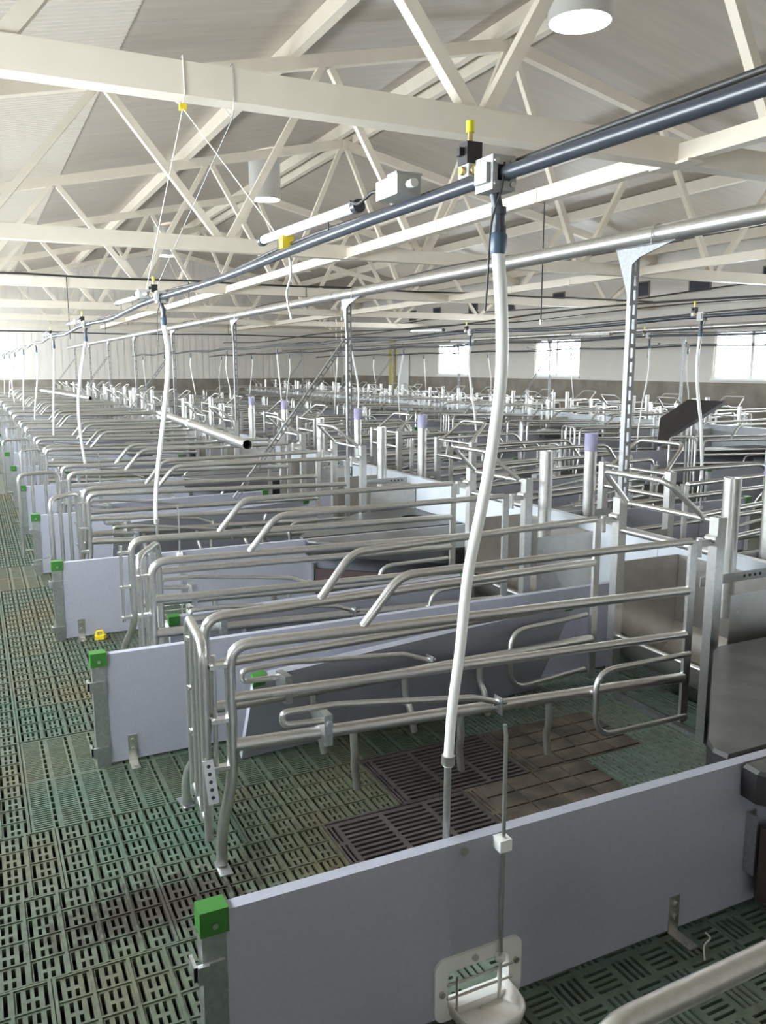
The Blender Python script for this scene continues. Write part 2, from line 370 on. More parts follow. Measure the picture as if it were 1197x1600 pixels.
def rib_list(nx, ny, h=.006, w=.010):
    R = []
    for i in range(nx+1):
        x = min(max(TW*i/nx, .006), TW-.006); R.append((x-w/2+.0005, x+w/2-.0005, .002, TD-.002, 0, h))
    for j in range(ny+1):
        y = min(max(TD*j/ny, .004), TD-.004); R.append((.002, TW-.002, y-.003, y+.003, 0, h*.75))
    return R
sl = []
for i in range(6):
    for j in range(4):
        x, y = i*cx, j*cy
        sl += [(x+.011, x+.022, y+.010, y+cy-.010), (x+cx-.022, x+cx-.011, y+.010, y+cy-.010)]
        for q in (.0355, cx-.0465): sl += [(x+q, x+q+.011, y+.010, y+.040), (x+q, x+q+.011, y+cy-.050, y+cy-.010)]
T_DASH = slot_tile('slat_tile', sl, 'green', rib_list(6, 4))
sl = []
for i in range(6):
    x = i*cx
    for q in range(24): sl.append((x+.012, x+cx-.026, .012+q*.0166, .012+q*.0166+.0075))
    for q in range(8): sl.append((x+cx-.018, x+cx-.006, .008+q*.0508, .008+q*.0508+.042))
T_FINE = slot_tile('fine_slat_tile', sl, 'green')
sl = []
for i in range(24):
    x = i*TW/24
    if i % 2: ys_ = [(.01,.10),(.115,.20),(.215,.30),(.315,TD-.01)]
    else: ys_ = [(.01,.055),(.07,.16),(.175,.26),(.275,.36),(.375,TD-.01)]
    for a, b in ys_: sl.append((x+.008, x+.019, a, b))
T_LONG = slot_tile('long_slat_tile', sl, 'green_clean')
sl = []
for i in range(6):
    for j in range(4):
        x, y = i*cx, j*cy
        for q in range(4):
            if (i+j) % 2: sl.append((x+.012+q*.0222, x+.012+q*.0222+.0105, y+.010, y+cy-.010))
            else: sl.append((x+.010, x+cx-.010, y+.012+q*.0222, y+.012+q*.0222+.0105))
T_WEAVE = slot_tile('weave_slat_tile', sl, 'green_clean')
sl = []
for i in range(3):
    for q in range(13): sl.append((.05+i*.19+.008, .05+i*.19+.178, .022+q*.0292, .022+q*.0292+.015))
for q in range(3):
    sl += [(.010,.022,.02+q*.13,.02+q*.13+.11), (.030,.042,.02+q*.13,.02+q*.13+.11)]
T_IRON = slot_tile('cast_iron_grate', sl, 'iron', rib_list(1, 1))
sl = [(.010,.020,.02,.2),(.010,.020,.22,.395),(.028,.038,.02,.2),(.028,.038,.22,.395)]
pads = [(.05+i*.142+.004, .05+i*.142+.136, .01+j*.1+.004, .01+j*.1+.094, 0, .006) for i in range(4) for j in range(4)]
T_SOLID = slot_tile('solid_iron_plate', sl, 'iron_dirty', pads)
# plain floor beyond the tiles one can tell apart, and the pit under the slats
mb = MB(); ZF = -0.03
yt = T0+TD*22
mb.box(W_LEFT, W_RIGHT, yt, Y_FAR, ZF, 0)
mb.box(3.22, W_RIGHT, Y_NEAR, yt, ZF, 0)
mb.box(W_LEFT, 3.22, Y_NEAR, T0-TD*7, ZF, 0)
mb.box(.70, 3.22, T0+TD*4, yt, ZF, 0)
floor = struct(mb.build('floor', 'green_far'))
MB().box(W_LEFT, W_RIGHT, Y_NEAR, Y_FAR, -.5, -.36).build('pit_bottom', 'pit', floor)
for j in range(-7, 22):
    off = {-1: .16, -2: -.18}.get(j, .08)
    i0 = -2; i1 = 5 if j < 4 else 1
    for i in range(i0, i1):
        x = off+TW*i; xm = x+TW/2
        if x > 3.2: continue
        me = T_DASH
        if j in (-2, -1):
            st = 1.06 if j == -2 else 1.40
            if xm > st: me = T_IRON if xm < st+TW else (T_SOLID if xm < st+2*TW else T_LONG)
        elif j in (0, 1) and i >= 0: me = T_FINE if i < 3 else T_LONG
        elif j in (9, 10) and i >= -1: me = T_FINE
        elif j <= -4 and i >= 1: me = T_WEAVE
        put(me.name, me, floor, (x, T0+TD*j, 0))

# ------------------------------------------------------------------ pen dividers
def divider_mesh(drink):
    t = .0175; x0, x1 = XA+.045, 3.37
    mb = MB()
    if drink:
        a, b, z0, z1 = 1.0, 1.2, .03, .15
        mb.box(x0,a,-t,t,.012,.5).box(b,x1,-t,t,.012,.5).box(a,b,-t,t,z1,.5).box(a,b,-t,t,.012,z0)
    else: mb.box(x0,x1,-t,t,.012,.5)
    return mb.mesh('board', 'board')
BOARD, BOARD_D = divider_mesh(False), divider_mesh(True)
mb = MB(); mb.box(XA,XA+.045,-.022,.022,0,.452); mb.box(XA+.045,XA+.056,-.0215,-.0178,0,.452); mb.box(XA+.045,XA+.056,.0178,.0215,0,.452); ENDPOST = mb.mesh('end_post', 'galv_dull')
mb = MB(); mb.box(XA-.004,XA+.062,-.026,.026,.452,.512); mb.tube([(XA+.03,-.026,.475),(XA+.03,-.030,.475)],.008,8); CAP = mb.mesh('end_cap', 'green_cap')
mb = MB(); mb.tube([(XA+.03,-.0255,.475),(XA+.03,-.031,.475)],.007,8); CAPBOLT = mb.mesh('cap_bolt', 'bolt')
mb = MB(); mb.box(XA-.022,XA+.05,-.030,-.0225,-.018,.018); mb.box(XA-.022,XA-.014,-.030,.02,-.018,.018); mb.box(XA-.014,XA+.012,-.040,-.030,-.022,.022); LATCH = mb.mesh('latch', 'galv_dull')
mb = MB(); mb.box(-.019,.019,-.0225,-.0178,.004,.125); mb.box(-.019,.019,-.105,-.0225,.001,.006)
FOOTB = mb.mesh('floor_bracket', 'bolt')
FOOTBOLTS = [MB().tube([(0,-.0226,z),(0,-.032,z)],.009,8).mesh('bracket_bolt', 'bolt') for z in (.06,.1)] + [MB().tube([(0,-.085,.0062),(0,-.085,.013)],.009,8).mesh('bracket_bolt', 'bolt')]
mb = MB(); mb.tube([(0,-.0175,0),(0,-.023,0)],.012,10); HEADBOLT = mb.mesh('bolt_head', 'bolt')
def divider(row, k, detail=True):
    rz = pi if row % 2 else 0; o = empty('pen_divider', (ROWX[row], Y0+PEN*k, 0), rz)
    put('board', BOARD_D if k % 2 == 0 else BOARD, o)
    put('end_post', ENDPOST, o); c = put('end_cap', CAP, o); c['label'] = 'green plastic end cap'
    if detail:
        put('cap_bolt', CAPBOLT, c)
        for z in (.37, .075): put('latch', LATCH, o, (0,0,z))
        for x in (.52, 1.80):
            b = put('floor_bracket', FOOTB, o, (x,0,0)); [put('bracket_bolt', q, b) for q in FOOTBOLTS]
        if k % 2 == 0:
            for x, z in ((1.05,.475),): put('bolt_head', HEADBOLT, o, (x,0,z))
    return o
ROWN = ['row beside the left aisle', 'second row behind the white wall', 'third row past the middle aisle', 'last row by the windows']
for row in range(4):
    k0 = [0, 0, 2, 3][row]
    for k in range(k0, NPEN):
        o = divider(row, k, (row == 0 and k < 6) or (row == 1 and k < 3))
        if row == 0 and k < 8:
            extra = [' holding the white piglet drinker, closest to the camera', ' with a flat foot bracket beside the empty crate gate', ' with a yellow clip lying at its foot', '', '', '', '', ''][k]
            lb = ('%s grey pen divider board%s' % (ORD[k], extra)) if extra else '%s grey green-capped pen divider counted from the camera along the left aisle' % ORD[k]
            tag(o, lb, 'divider', 'grey pen dividers')
        elif row == 0: tag(o, '%s grey pen divider board from the camera, far down the left aisle' % ORD[k], 'divider', 'grey pen dividers')
        else: tag(o, '%s grey pen divider from the camera in the %s' % (ORD[k-k0], ROWN[row]), 'divider', 'grey pen dividers, row %d' % (row+1))

# white trough walls between the back-to-back rows
for x, lb in ((XW, 'white plastic trough wall running the length of the nearest double row'), (XW+7.56, 'white plastic trough wall in the far double row near the windows')):
    o = empty('trough_wall', (x, 0, 0)); tag(o, lb, 'wall')
    nb = 15; y = -.3
    while y < Y_FAR-1.5:
        MB().box(-.02, .02, y, y+CELL-.004, .02, .75).build('plank', 'whitewall', o); y += CELL
    MB().box(-.027, .027, -.3, y-.01, .75, .765).build('top_profile', 'whitewall', o)

# ------------------------------------------------------------------ sow crates
def side_parts(s, seg=10, st=5, far=False):
    """one crate side, u along the crate from the rear post, y outwards = s"""
    P = {}
    L = 2.05; a = s*.045; spl = .012 if s < 0 else .12
    P['side_frame'] = (MB().tube([(-.052,s*spl,.012),(-.050,s*spl,.13),(0,0,.32),(0,0,.785),(L,0,.735)], .0195, seg, .075, steps=st), 'galv')
    P['middle_rail'] = (MB().tube([(.01,0,.60),(L,0,.535)], .0185, seg), 'galv')
    P['bottom_rail'] = (MB().tube([(.01,0,.43),(L,0,.335)], .0235, seg), 'galv')
    P['raised_bar'] = (MB().tube([(.49,0,.785),(.64,0,.957),(L,0,.955)], .0165, seg, .06, steps=st), 'galv')
    P['end_upright'] = (MB().box(L-.006, L+.034, -.008, .008, .125, .955), 'galv')
    P['front_loop'] = (MB().tube([(L,a*.7,.455),(1.53,a*.7,.455),(1.545,a*.7,.165),(L,a*.7,.165)], .0125, seg, .10, steps=st), 'galv')
    if not far:
        P['foot_plate'] = (MB().box(-.074,-.030, min(s*(spl-.03),s*(spl+.065)), max(s*(spl-.03),s*(spl+.065)), .0, .007), 'galv_dull')
        P['hairpin'] = (MB().tube([(.34,a,.475),(.165,a,.49),(.165,a,.535),(.36,a,.53),(.93,a,.455),(1.06,a*.6,.405)], .0115, seg, .022, steps=st), 'galv')
        P['clamp'] = (MB().box(.315,.345,min(-s*.026,a+s*.014),max(-s*.026,a+s*.014),.385,.50).tube([(.33,a+s*.03,.47),(.33,-s*.03,.47)],.012,8), 'galv_dull')
        P['end_bracket'] = (MB().box(1.055,1.06,min(0,a+s*.01),max(0,a+s*.01),.36,.43).tube([(1.03,a*.7,.405),(1.09,a*.7,.402)],.008,8), 'galv_dull')
        P['latch_rod'] = (MB().tube([(-.055,0,.34),(-.055,0,.76)],.0085,8), 'galv')
        for i, z in enumerate((.36,.53,.72)): P['lug_%d' % i] = (MB().bar((-.07,0,z),(-.012,0,z),.03,.014), 'galv')
    for i, u in enumerate((.45,.90,1.32)):
        zb = .425-u*.046
        P['prong_%d' % i] = (MB().tube([(u,0,zb-.01),(u+.005,0,zb-.11),(u+.015,-s*.03,zb-.16),(u+.03,-s*.035,zb-.26)], .0150, seg, .03, steps=3), 'galv')
    return P
def gate_parts(seg=10, st=5, far=False, hang=False):
    """gate in its own plane: hinge at x=0, swinging to +x"""
    P = {}; w = .36
    P['gate_frame'] = (MB().tube([(.02,0,.10),(.02,0,.80),(w,0,.80),(w,0,.10)], .0165, seg, .07, steps=st), 'galv')
    P['gate_bar_0'] = (MB().tube([(.02+(w-.02)/3,0,.12),(.02+(w-.02)/3,0,.79)], .0125, seg), 'galv')
    P['gate_bar_1'] = (MB().tube([(.02+(w-.02)*2/3,0,.12),(.02+(w-.02)*2/3,0,.79)], .0125, seg), 'galv')
    if not far: 
        P['lower_bar'] = (MB().tube([(.02,0,.14),(w,0,.14)], .0105, seg), 'galv')
        A = Vector((w+.022,0,.40)); B = Vector((w+.050,.012,.255)) if hang else Vector((w+.022,-.15,.36))
        ax = (B-A).normalized(); up = Vector((1,0,0)) if hang else Vector((0,0,1)); up = (up-ax*up.dot(ax)).normalized()
        P['latch_plate'] = (MB().bar(A, B, .036, .006, up=up), 'galv')
        for i in range(5):
            c = A+(B-A)*(.14+.18*i); P['plate_hole_%d' % i] = (MB().tube([c-up*.0034, c+up*.0036], .0065, 10), 'blackbox')
    return P
def front_parts(w, seg=10, st=5, far=False):
    """front frame at x=0 from y=0 (near post) to y=w; +x looks to the trough"""
    P = {}
    def post(y):
        m = MB()
        m.box(-.025,.025,y-.025,y-.021,0,1.05).box(-.025,.025,y+.021,y+.025,0,1.05).box(-.025,-.021,y-.021,y+.021,0,1.05).box(.021,.025,y-.021,y+.021,0,1.05); m.box(-.021,.021,y-.021,y+.021,.9,.95)
        return m
    P['front_post_0'] = (post(0), 'galv'); P['front_post_1'] = (post(w), 'galv')
    P['cross_bar_0'] = (MB().tube([(0,.02,1.03),(0,w-.02,1.03)], .0125, seg), 'galv')
    P['cross_bar_1'] = (MB().tube([(0,.02,.885),(0,w-.02,.885)], .0165, seg), 'galv')
    P['cross_bar_2'] = (MB().tube([(0,.02,.33),(0,w-.02,.33)], .0125, seg), 'galv')
    P['head_guard'] = (MB().tube([(0,.075,1.03),(-.20,.12,1.205),(-.20,w-.10,1.205),(0,w-.05,1.03)], .0135, seg, .05, steps=st), 'galv')
    if not far:
        P['floor_rail'] = (MB().box(-.02,.02,.025,w-.025,0.002,.022).box(-.03,.03,-.04,-.026,0,.006).box(-.03,.03,w+.026,w+.04,0,.006), 'galv_dull')
        for i, y in enumerate((0, w)):
            h = MB().box(-.12,-.024,y-.006,y+.006,.925,.955); h.tube([(-.105,y,.88),(-.105,y,.965)],.014,8); h.tube([(-.03,y-.03,.955),(-.03,y+.03,.955)],.017,8)
            P['hinge_%d' % i] = (h, 'galv')
    return P
XR = .71; XF = 2.915
TYPES = {}
CR = {'O': dict(nr=.93, nf=.915, fr=1.27, ff=1.525, p0=.915, p1=1.54, gate=(-.055,1.30,radians(-95))),
      'E': dict(nr=.40, nf=.47, fr=.97, ff=1.07, p0=.46, p1=1.08, gate=(-.055,.46,radians(63)))}
CR['O2'] = dict(CR['O'], fr=1.22, gate=(-.055,.96,radians(232)))
CR['E2'] = dict(CR['E'], gate=(-.06,.44,radians(196)))
def side_mtx(c, which):
    y0, y1 = (c['nr'], c['nf']) if which == 0 else (c['fr'], c['ff'])
    a = math.atan2(y1-y0, 2.07)
    return Matrix.Translation((XR, y0, 0)) @ Matrix.Rotation(a, 4, 'Z')
MESH = {}
def meshes(key, parts):
    if key not in MESH:
        MESH[key] = {}
        for n, (mb, m) in parts.items():
            if base(n) in ('bolt', 'strap_hole'):
                for i, q in enumerate(mb.pieces()): MESH[key]['%s_%d' % (n, i)] = q.mesh(base(n), m)
            else: MESH[key][n] = mb.mesh(base(n), m)
    return MESH[key]
def base(n): return n.rstrip('_0123456789')
def full_crate(kind):
    c = CR[kind]; root = empty('sow_crate')
    for which, s in ((0,-1),(1,1)):
        ms = meshes(('side', s), side_parts(s)); mt = side_mtx(c, which)
        so = put('side_frame', ms['side_frame'], root); so.matrix_local = mt
        for n, me in ms.items():
            if n != 'side_frame': put(base(n), me, so)
    hg = kind == 'O'; ms = meshes(('gate', hg), gate_parts(hang=hg)); g = c['gate']
    go = put('gate', ms['gate_frame'], root); go.matrix_local = Matrix.Translation((XR+g[0], g[1], 0)) @ Matrix.Rotation(g[2], 4, 'Z')
    for n, me in ms.items():
        if n != 'gate_frame': put(base(n), me, go)
    w = c['p1']-c['p0']; ms = meshes(('front', round(w,3)), front_parts(w)); T = (XF, c['p0'], 0)
    for n, me in ms.items():
        put(base(n), me, root).location = T
    return root
def simple_crate(kind):
    c = CR[kind]; mb = MB()
    for which, s in ((0,-1),(1,1)):
        for n, (b, m) in side_parts(s, 6, 3, True).items(): mb.merge(b, side_mtx(c, which))
    g = c['gate']; mg = Matrix.Translation((XR+g[0], g[1], 0)) @ Matrix.Rotation(g[2], 4, 'Z')
    for n, (b, m) in gate_parts(6, 3, True).items(): mb.merge(b, mg)
    for n, (b, m) in front_parts(c['p1']-c['p0'], 6, 3, True).items(): mb.merge(b, Matrix.Translation((XF, c['p0'], 0)))
    return mb.mesh('sow_crate', 'galv')
FULL, SIMPLE = {}, {}
def place(row, k):                        # root transform of pen k in a row
    if row % 2 == 0: return (ROWX[row], Y0+PEN*k, 0), 0.0
    return (ROWX[row], Y0+PEN*(k+1), 0), pi
def kind_of(row, k):
    even = (k % 2 == 0)
    return 'O' if (even if row % 2 == 0 else not even) else 'E'
def crate(row, k, label, group):
    kd = kind_of(row, k)
    if row == 0 and k >= 2: kd += '2'
    loc, rz = place(row, k)
    if (row == 0 and k < 8) or (row == 1 and k < 5):
        if kd not in FULL: o = FULL[kd] = full_crate(kd)
        else: o = copy_tree(FULL[kd])
    else:
        if kd not in SIMPLE: SIMPLE[kd] = simple_crate(kd)
        o = put('sow_crate', SIMPLE[kd])
    o.location = loc; o.rotation_euler = (0, 0, rz); tag(o, label, 'crate', group)
for row in range(4):
    for k in range([-1, 0, 2, 3][row], NPEN-1):
        if row == 0 and k < 8:
            lb = ['galvanized sow crate cut off at the lower right corner, in front of the drinker board', 'galvanized sow crate behind the nearest grey board, its rear gate seen edge-on',
                  'third galvanized sow crate from the camera, its gate folded inwards'][k+1] if k < 2 else '%s galvanized sow crate counted from the camera along the left aisle' % ORD[k+1]
        elif row == 0: lb = '%s galvanized sow crate from the camera, far down the left aisle' % ORD[k+1]
        else: lb = '%s galvanized sow crate from the camera in the %s' % (ORD[k-[-1, 0, 2, 3][row]], ROWN[row])
        crate(row, k, lb, 'sow crates, row %d' % (row+1))

# ------------------------------------------------------------------ troughs and feed tubes
TR = {}
def trough_parts(c):
    y0, y1 = c['p0']-.055, c['p1']+.055; P = {}
    P['side_plate_0'] = (MB().box(2.965,3.39,y0,y0+.006,.14,.70), 'stainless'); P['side_plate_1'] = (MB().box(2.965,3.39,y1-.006,y1,.14,.70), 'stainless')
    P['back_plate'] = (MB().box(3.385,3.392,y0+.007,y1-.007,.3,.70), 'stainless')
    rows = []
    for i in range(11):
        a = pi*i/10; x = 3.175+.205*-cos(a); z = .33-.20*sin(a); rows.append([(x,y0+.007,z),(x,y1-.007,z)])
    for i in range(10,-1,-1):
        a = pi*i/10; x = 3.175+.211*-cos(a); z = .33-.206*sin(a); rows.append([(x,y0+.007,z),(x,y1-.007,z)])
    P['basin'] = (MB().quadstrip(rows, True), 'stainless')
    bm = MB()
    for x in (3.0,3.02):
        pass
    for x, z in ((3.01,.62),(3.01,.45)):
        bm.tube([(x,y0-.004,z),(x,y0+.012,z)],.008,8); bm.tube([(x,y1-.012,z),(x,y1+.004,z)],.008,8)
    P['bolt'] = (bm, 'bolt')
    return P
def tube_parts(c, sleeve):
    x, y = 3.17, c['p0']+.16; P = {}
    P['tube'] = (MB().pipe((x,y,.52),(x,y,1.19),.041,.003,18), 'galv')
    P['strap'] = (MB().box(2.955,3.40,y-.0465,y-.0415,.70,.745), 'galv_dull')
    hl = MB()
    for i in range(4): hl.tube([(3.24+.035*i,y-.0465,.7225),(3.24+.035*i,y-.0475,.7225)],.008,8)
    P['strap_hole'] = (hl, 'blackbox')
    if sleeve: P['clear_sleeve'] = (MB().pipe((x,y,1.15),(x,y,1.27),.044,.0025,18), 'purple')
    return P
MESHT = {}
def multi(name, key, parts, full, loc, rz, main):
    if full:
        o = empty(name, loc, rz)
        for n, me in meshes(key, parts()).items():
            c = put(base(n), me, o)
            if n == 'clear_sleeve': c['label'] = 'clear purple sleeve'
        return o
    if key not in MESHT:
        mb = MB(); P = parts()
        for n, (b, m) in P.items():
            if m == P[main][1]: mb.merge(b)
        MESHT[key] = mb.mesh(name, P[main][1])
    return put(name, MESHT[key], None, loc, rz)
for row in range(4):
    for k in range([-1, 0, 2, 3][row], NPEN-1):
        kd = kind_of(row, k); loc, rz = place(row, k); c = CR[kd]; full = (row == 0 and k < 5) or (row == 1 and k < 6)
        if row == 0 and k == -1: continue
        t = multi('feed_trough', ('trough', kd), lambda: trough_parts(c), full, loc, rz, 'basin')
        u = multi('feed_drop_tube', ('tube', kd, row % 2), lambda: tube_parts(c, row % 2), full, loc, rz, 'tube')
        if row == 0 and k < 5:
            tag(t, '%s stainless feed trough from the camera against the near white wall' % ORD[k], 'trough', 'feed troughs, row 1')
            tag(u, '%s galvanized feed drop tube without sleeve along the near white wall' % ORD[k], 'tube', 'feed tubes, row 1')
        elif row == 1 and k < 6:
            tag(t, '%s stainless feed trough on the far side of the near white wall' % ORD[k], 'trough', 'feed troughs, row 2')
            tag(u, '%s feed drop tube topped by a clear purple sleeve' % ORD[k], 'tube', 'feed tubes, row 2')
        else:
            q = ORD[k-[0, 0, 2, 3][row]]
            tag(t, '%s stainless feed trough from the camera in the %s' % (q, ROWN[row]), 'trough', 'feed troughs, row %d' % (row+1))
            tag(u, '%s galvanized feed drop tube from the camera in the %s' % (q, ROWN[row]), 'tube', 'feed tubes, row %d' % (row+1))

# ------------------------------------------------------------------ piglet nests
def nest_parts(sgn):
    """lid beside the divider at y=0; sgn +1: nest on the +y side"""
    P = {}; D = .80 if sgn > 0 else .735; poly = [(2.04,.03),(2.035,.085),(2.07,.14),(2.77,D-.035),(2.83,D),(3.37,D),(3.37,.03)]
    hc, hr, nh = (3.14,.43), .095, 20
    pl = [(x, y*sgn) for x, y in poly]; hcs = (hc[0], hc[1]*sgn)
    # outline resampled by angle around the hole so that lid top has a real hole
    def hit(a):
        dx, dy = cos(a), sin(a); best = 9
        for i in range(len(pl)):
            (x0,y0),(x1,y1) = pl[i], pl[(i+1)%len(pl)]; ex, ey = x1-x0, y1-y0; den = dx*ey-dy*ex
            if abs(den) < 1e-9: continue
            t = ((x0-hcs[0])*ey-(y0-hcs[1])*ex)/den; u = ((x0-hcs[0])*dy-(y0-hcs[1])*dx)/den
            if t > 0 and -1e-6 <= u <= 1+1e-6: best = min(best, t)
        return best
    angs = sorted([2*pi*i/nh for i in range(nh)] + [math.atan2(y-hcs[1], x-hcs[0]) % (2*pi) for x, y in pl])
    out = [(hcs[0]+cos(a)*hit(a), hcs[1]+sin(a)*hit(a)) for a in angs]; inn = [(hcs[0]+cos(a)*hr, hcs[1]+sin(a)*hr) for a in angs]
    def shrink(p, d): return (p[0]+(2.75-p[0])*d, p[1]+(.4*sgn-p[1])*d)
    z0, z1 = .40, .505
    mb = MB(); rows = [[(*p,z0) for p in out], [(*p,z1-.012) for p in out], [(*shrink(p,.012),z1) for p in out], [(*p,z1) for p in inn], [(*p,z1-.035) for p in inn], [(*shrink(p,.02),z1-.035) for p in out], [(*shrink(p,.02),z0) for p in out], [(*p,z0) for p in out]]
    mb.quadstrip(rows, close=True); P['lid'] = (mb, 'black')
    sk = MB(); y = lambda v: v*sgn
    sk.bar((2.10,y(.06),.17),(2.80,y(D-.07),.17),.02,.25); sk.bar((2.80,y(D-.07),.17),(3.36,y(D-.07),.17),.02,.25); P['skirt'] = (sk, 'brownbox')
    P['mounting_plate'] = (MB().box(2.085,2.125,min(y(.0185),y(.0235)),max(y(.0185),y(.0235)),.13,.33).box(2.085,2.088,min(y(.0235),y(.06)),max(y(.0235),y(.06)),.13,.33), 'galv_dull')
    return P
for row in range(4):
    for k in range([0, 0, 2, 4][row], NPEN-1, 2):
        for sgn in (1, -1):
            if row % 2 == 0: loc, rz = (ROWX[row], Y0+PEN*k, 0), 0.0
            else: loc, rz = (ROWX[row], Y0+PEN*k, 0), pi
            side = sgn if row % 2 == 0 else -sgn
            full = row < 2 and k < 6
            if row == 2 and k == 4 and sgn == 1: continue
            o = multi('piglet_nest', ('nest', sgn), lambda: nest_parts(sgn), full, loc, rz, 'lid')
            where = 'far' if side > 0 else 'near'
            if row == 0 and k < 5: tag(o, 'black piglet nest box on the %s side of the %s grey pen divider' % (where, ORD[k]), 'nest box', 'piglet nests, row 1')
            elif row == 0: tag(o, 'black piglet nest lid on the %s side of the %s divider down the aisle' % (where, ORD[k]), 'nest box', 'piglet nests, row 1')
            else: tag(o, '%s %s-side black nest lid of the %s' % (ORD[(k-[0, 0, 2, 4][row])//2], where, ROWN[row]), 'nest box', 'piglet nests, row %d' % (row+1))
# one nest with its lid propped up, in the third row
o = empty('propped_nest_lid', (9.0, 9.27, .52)); tag(o, 'large black nest lid propped up at a slant in the third row', 'nest lid')
mb = MB()
pl = [(0,0,.02),(1.32,0,.62),(1.32,.74,.62),(.75,.74,.34)]
up = Vector((-.3,.1,1)).normalized()*.05
mb.add([Vector(p) for p in pl]+[Vector(p)+up for p in pl], [(3,2,1,0),(4,5,6,7),(0,1,5,4),(1,2,6,5),(2,3,7,6),(3,0,4,7)]); mb.build('lid', 'blackbox', o)
MB().bar((1.15,.35,-.52),(1.15,.35,.53),.03,.03).each('prop', 'galv_dull', o); MB().bar((.05,.02,-.52),(.05,.02,.035),.03,.03).each('prop', 'galv_dull', o)

# ------------------------------------------------------------------ loose creep boards leaning in the pens
def lean_board(row, k, label):
    loc, rz = place(row, k); kd = kind_of(row, k)
    o = empty('creep_board', loc, rz)
    if kd == 'O': tl, tr, bl, br = (.95,1.47,.46), (2.68,1.60,.53), (.95,1.70,.012), (2.60,1.80,.012)
    else: tl, tr, bl, br = (.80,.505,.48), (2.56,.545,.50), (.82,.605,.012), (2.54,.645,.012)
    q = [Vector(p) for p in (bl, br, tr, tl)]; nrm = (q[1]-q[0]).cross(q[3]-q[0]).normalized()*.028
    MB().add(q+[p+nrm for p in q], [(3,2,1,0),(4,5,6,7),(0,1,5,4),(1,2,6,5),(2,3,7,6),(3,0,4,7)]).build('board', 'board', o)
    for a, b, s in ((tl, tr, 1), (tr, tl, 1)):
        a = Vector(a); d = (Vector(b)-a).normalized(); dn = (Vector(bl)-Vector(tl)).normalized()
        m = MB(); c0 = a - d*.004 - dn*.006 - nrm*.15; vs = []
        for i in (0, 1):
            for p in ((0,0),(.055,0),(.055,.05),(0,.05)): vs.append(c0+d*p[0]+dn*p[1]+nrm*1.3*i)
        m.add(vs, [(3,2,1,0),(4,5,6,7),(0,1,5,4),(1,2,6,5),(2,3,7,6),(3,0,4,7)]); m.build('end_cap', 'green_cap', o)
    tag(o, label, 'board', 'loose creep boards')
for k in range(0, 8):
    lean_board(0, k, '%s loose grey creep board leaning in a pen along the left aisle' % ORD[k])

# ------------------------------------------------------------------ water: pipes, hoses, drinkers, valves, lamps
def smooth_path(pts, n=6):
    P = [Vector(p) for p in pts]; P = [P[0]*2-P[1]]+P+[P[-1]*2-P[-2]]; out = []
    for i in range(1, len(P)-2):
        for k in range(n):
            t = k/n; a, b, c, d = P[i-1:i+3]
            out.append(.5*((2*b)+(c-a)*t+(2*a-5*b+4*c-d)*t*t+(3*b-a-3*c+d)*t**3))
    return out+[P[-2]]
WX, WZ = 1.113, 2.13
HOSE = [[(1.125,1.97),(1.145,1.81),(1.15,1.66),(1.13,1.47),(1.11,1.35),(1.08,1.19),(1.06,.99),(1.04,.84),(1.03,.69)],
        [(1.125,1.97),(1.145,1.75),(1.11,1.43),(1.06,1.10),(1.03,.85),(1.025,.69)],
        [(1.10,1.97),(1.03,1.62),(.99,1.30),(1.0,.95),(1.025,.69)],
        [(1.11,1.97),(1.09,1.6),(1.06,1.2),(1.03,.69)]]
def hose(row, k, label):
    o = empty('water_drop_hose', (ROWX[row], Y0+PEN*k, 0), pi if row % 2 else 0)
    yy = .034
    full = row < 2
    i = [0, 1, 2, 3, 1, 3, 2, 0, 3, 1][k//2] if row == 0 else (k//2+row*3) % 4
    pth = smooth_path([(x, yy*min(1, (1.97-z)/.8), z) for x, z in HOSE[i]], 6 if full else 3)
    MB().tube(pth, [.0160-.0030*i_/(len(pth)-1) for i_ in range(len(pth))], 12 if full else 6).build('hose', 'hose', o)
    MB().tube([(WX, 0, WZ-.038), (HOSE[i][0][0], 0, 2.05)], .0125, 12).build('drop_pipe', 'pvc_dark', o)
    f = MB(); x0 = HOSE[i][0][0]
    f.tube([(x0,0,2.062),(x0,0,2.045)],.0175,12); f.tube([(x0,0,2.045),(x0,0,2.005)],.0150,12); f.tube([(x0,0,2.022),(x0,0,2.006)],.0178,12); f.build('coupling', 'pvc_dark', o)
    nb = MB(); nb.tube([(x0,0,2.006),(x0,0,2.0),(x0,0,1.968),(x0,0,1.958)],[.0175,.0205,.0205,.0172],10); nb.build('nut', 'nut_blue', o)
    MB().tube([(1.03,yy,.70),(1.024,yy,.14)],.0095,8).build('steel_pipe', 'galv_dull', o)
    if full: MB().tube([(1.031,yy,.72),(1.030,yy,.695)],.0175,10).build('hose_clamp', 'bolt', o)
    if full and k < 4: MB().box(1.005,1.05,yy-.015,yy+.012,.44,.47).build('wall_clip', 'white_plastic', o)
    tag(o, label, 'hose', 'water drop hoses, row %d' % (row+1)); return o
PIPELAB = ['dark grey water pipe running overhead past the camera', 'thin overhead water pipe above the second row of pens', 'thin overhead water pipe above the third row of pens', 'thin overhead water pipe above the last row near the windows']
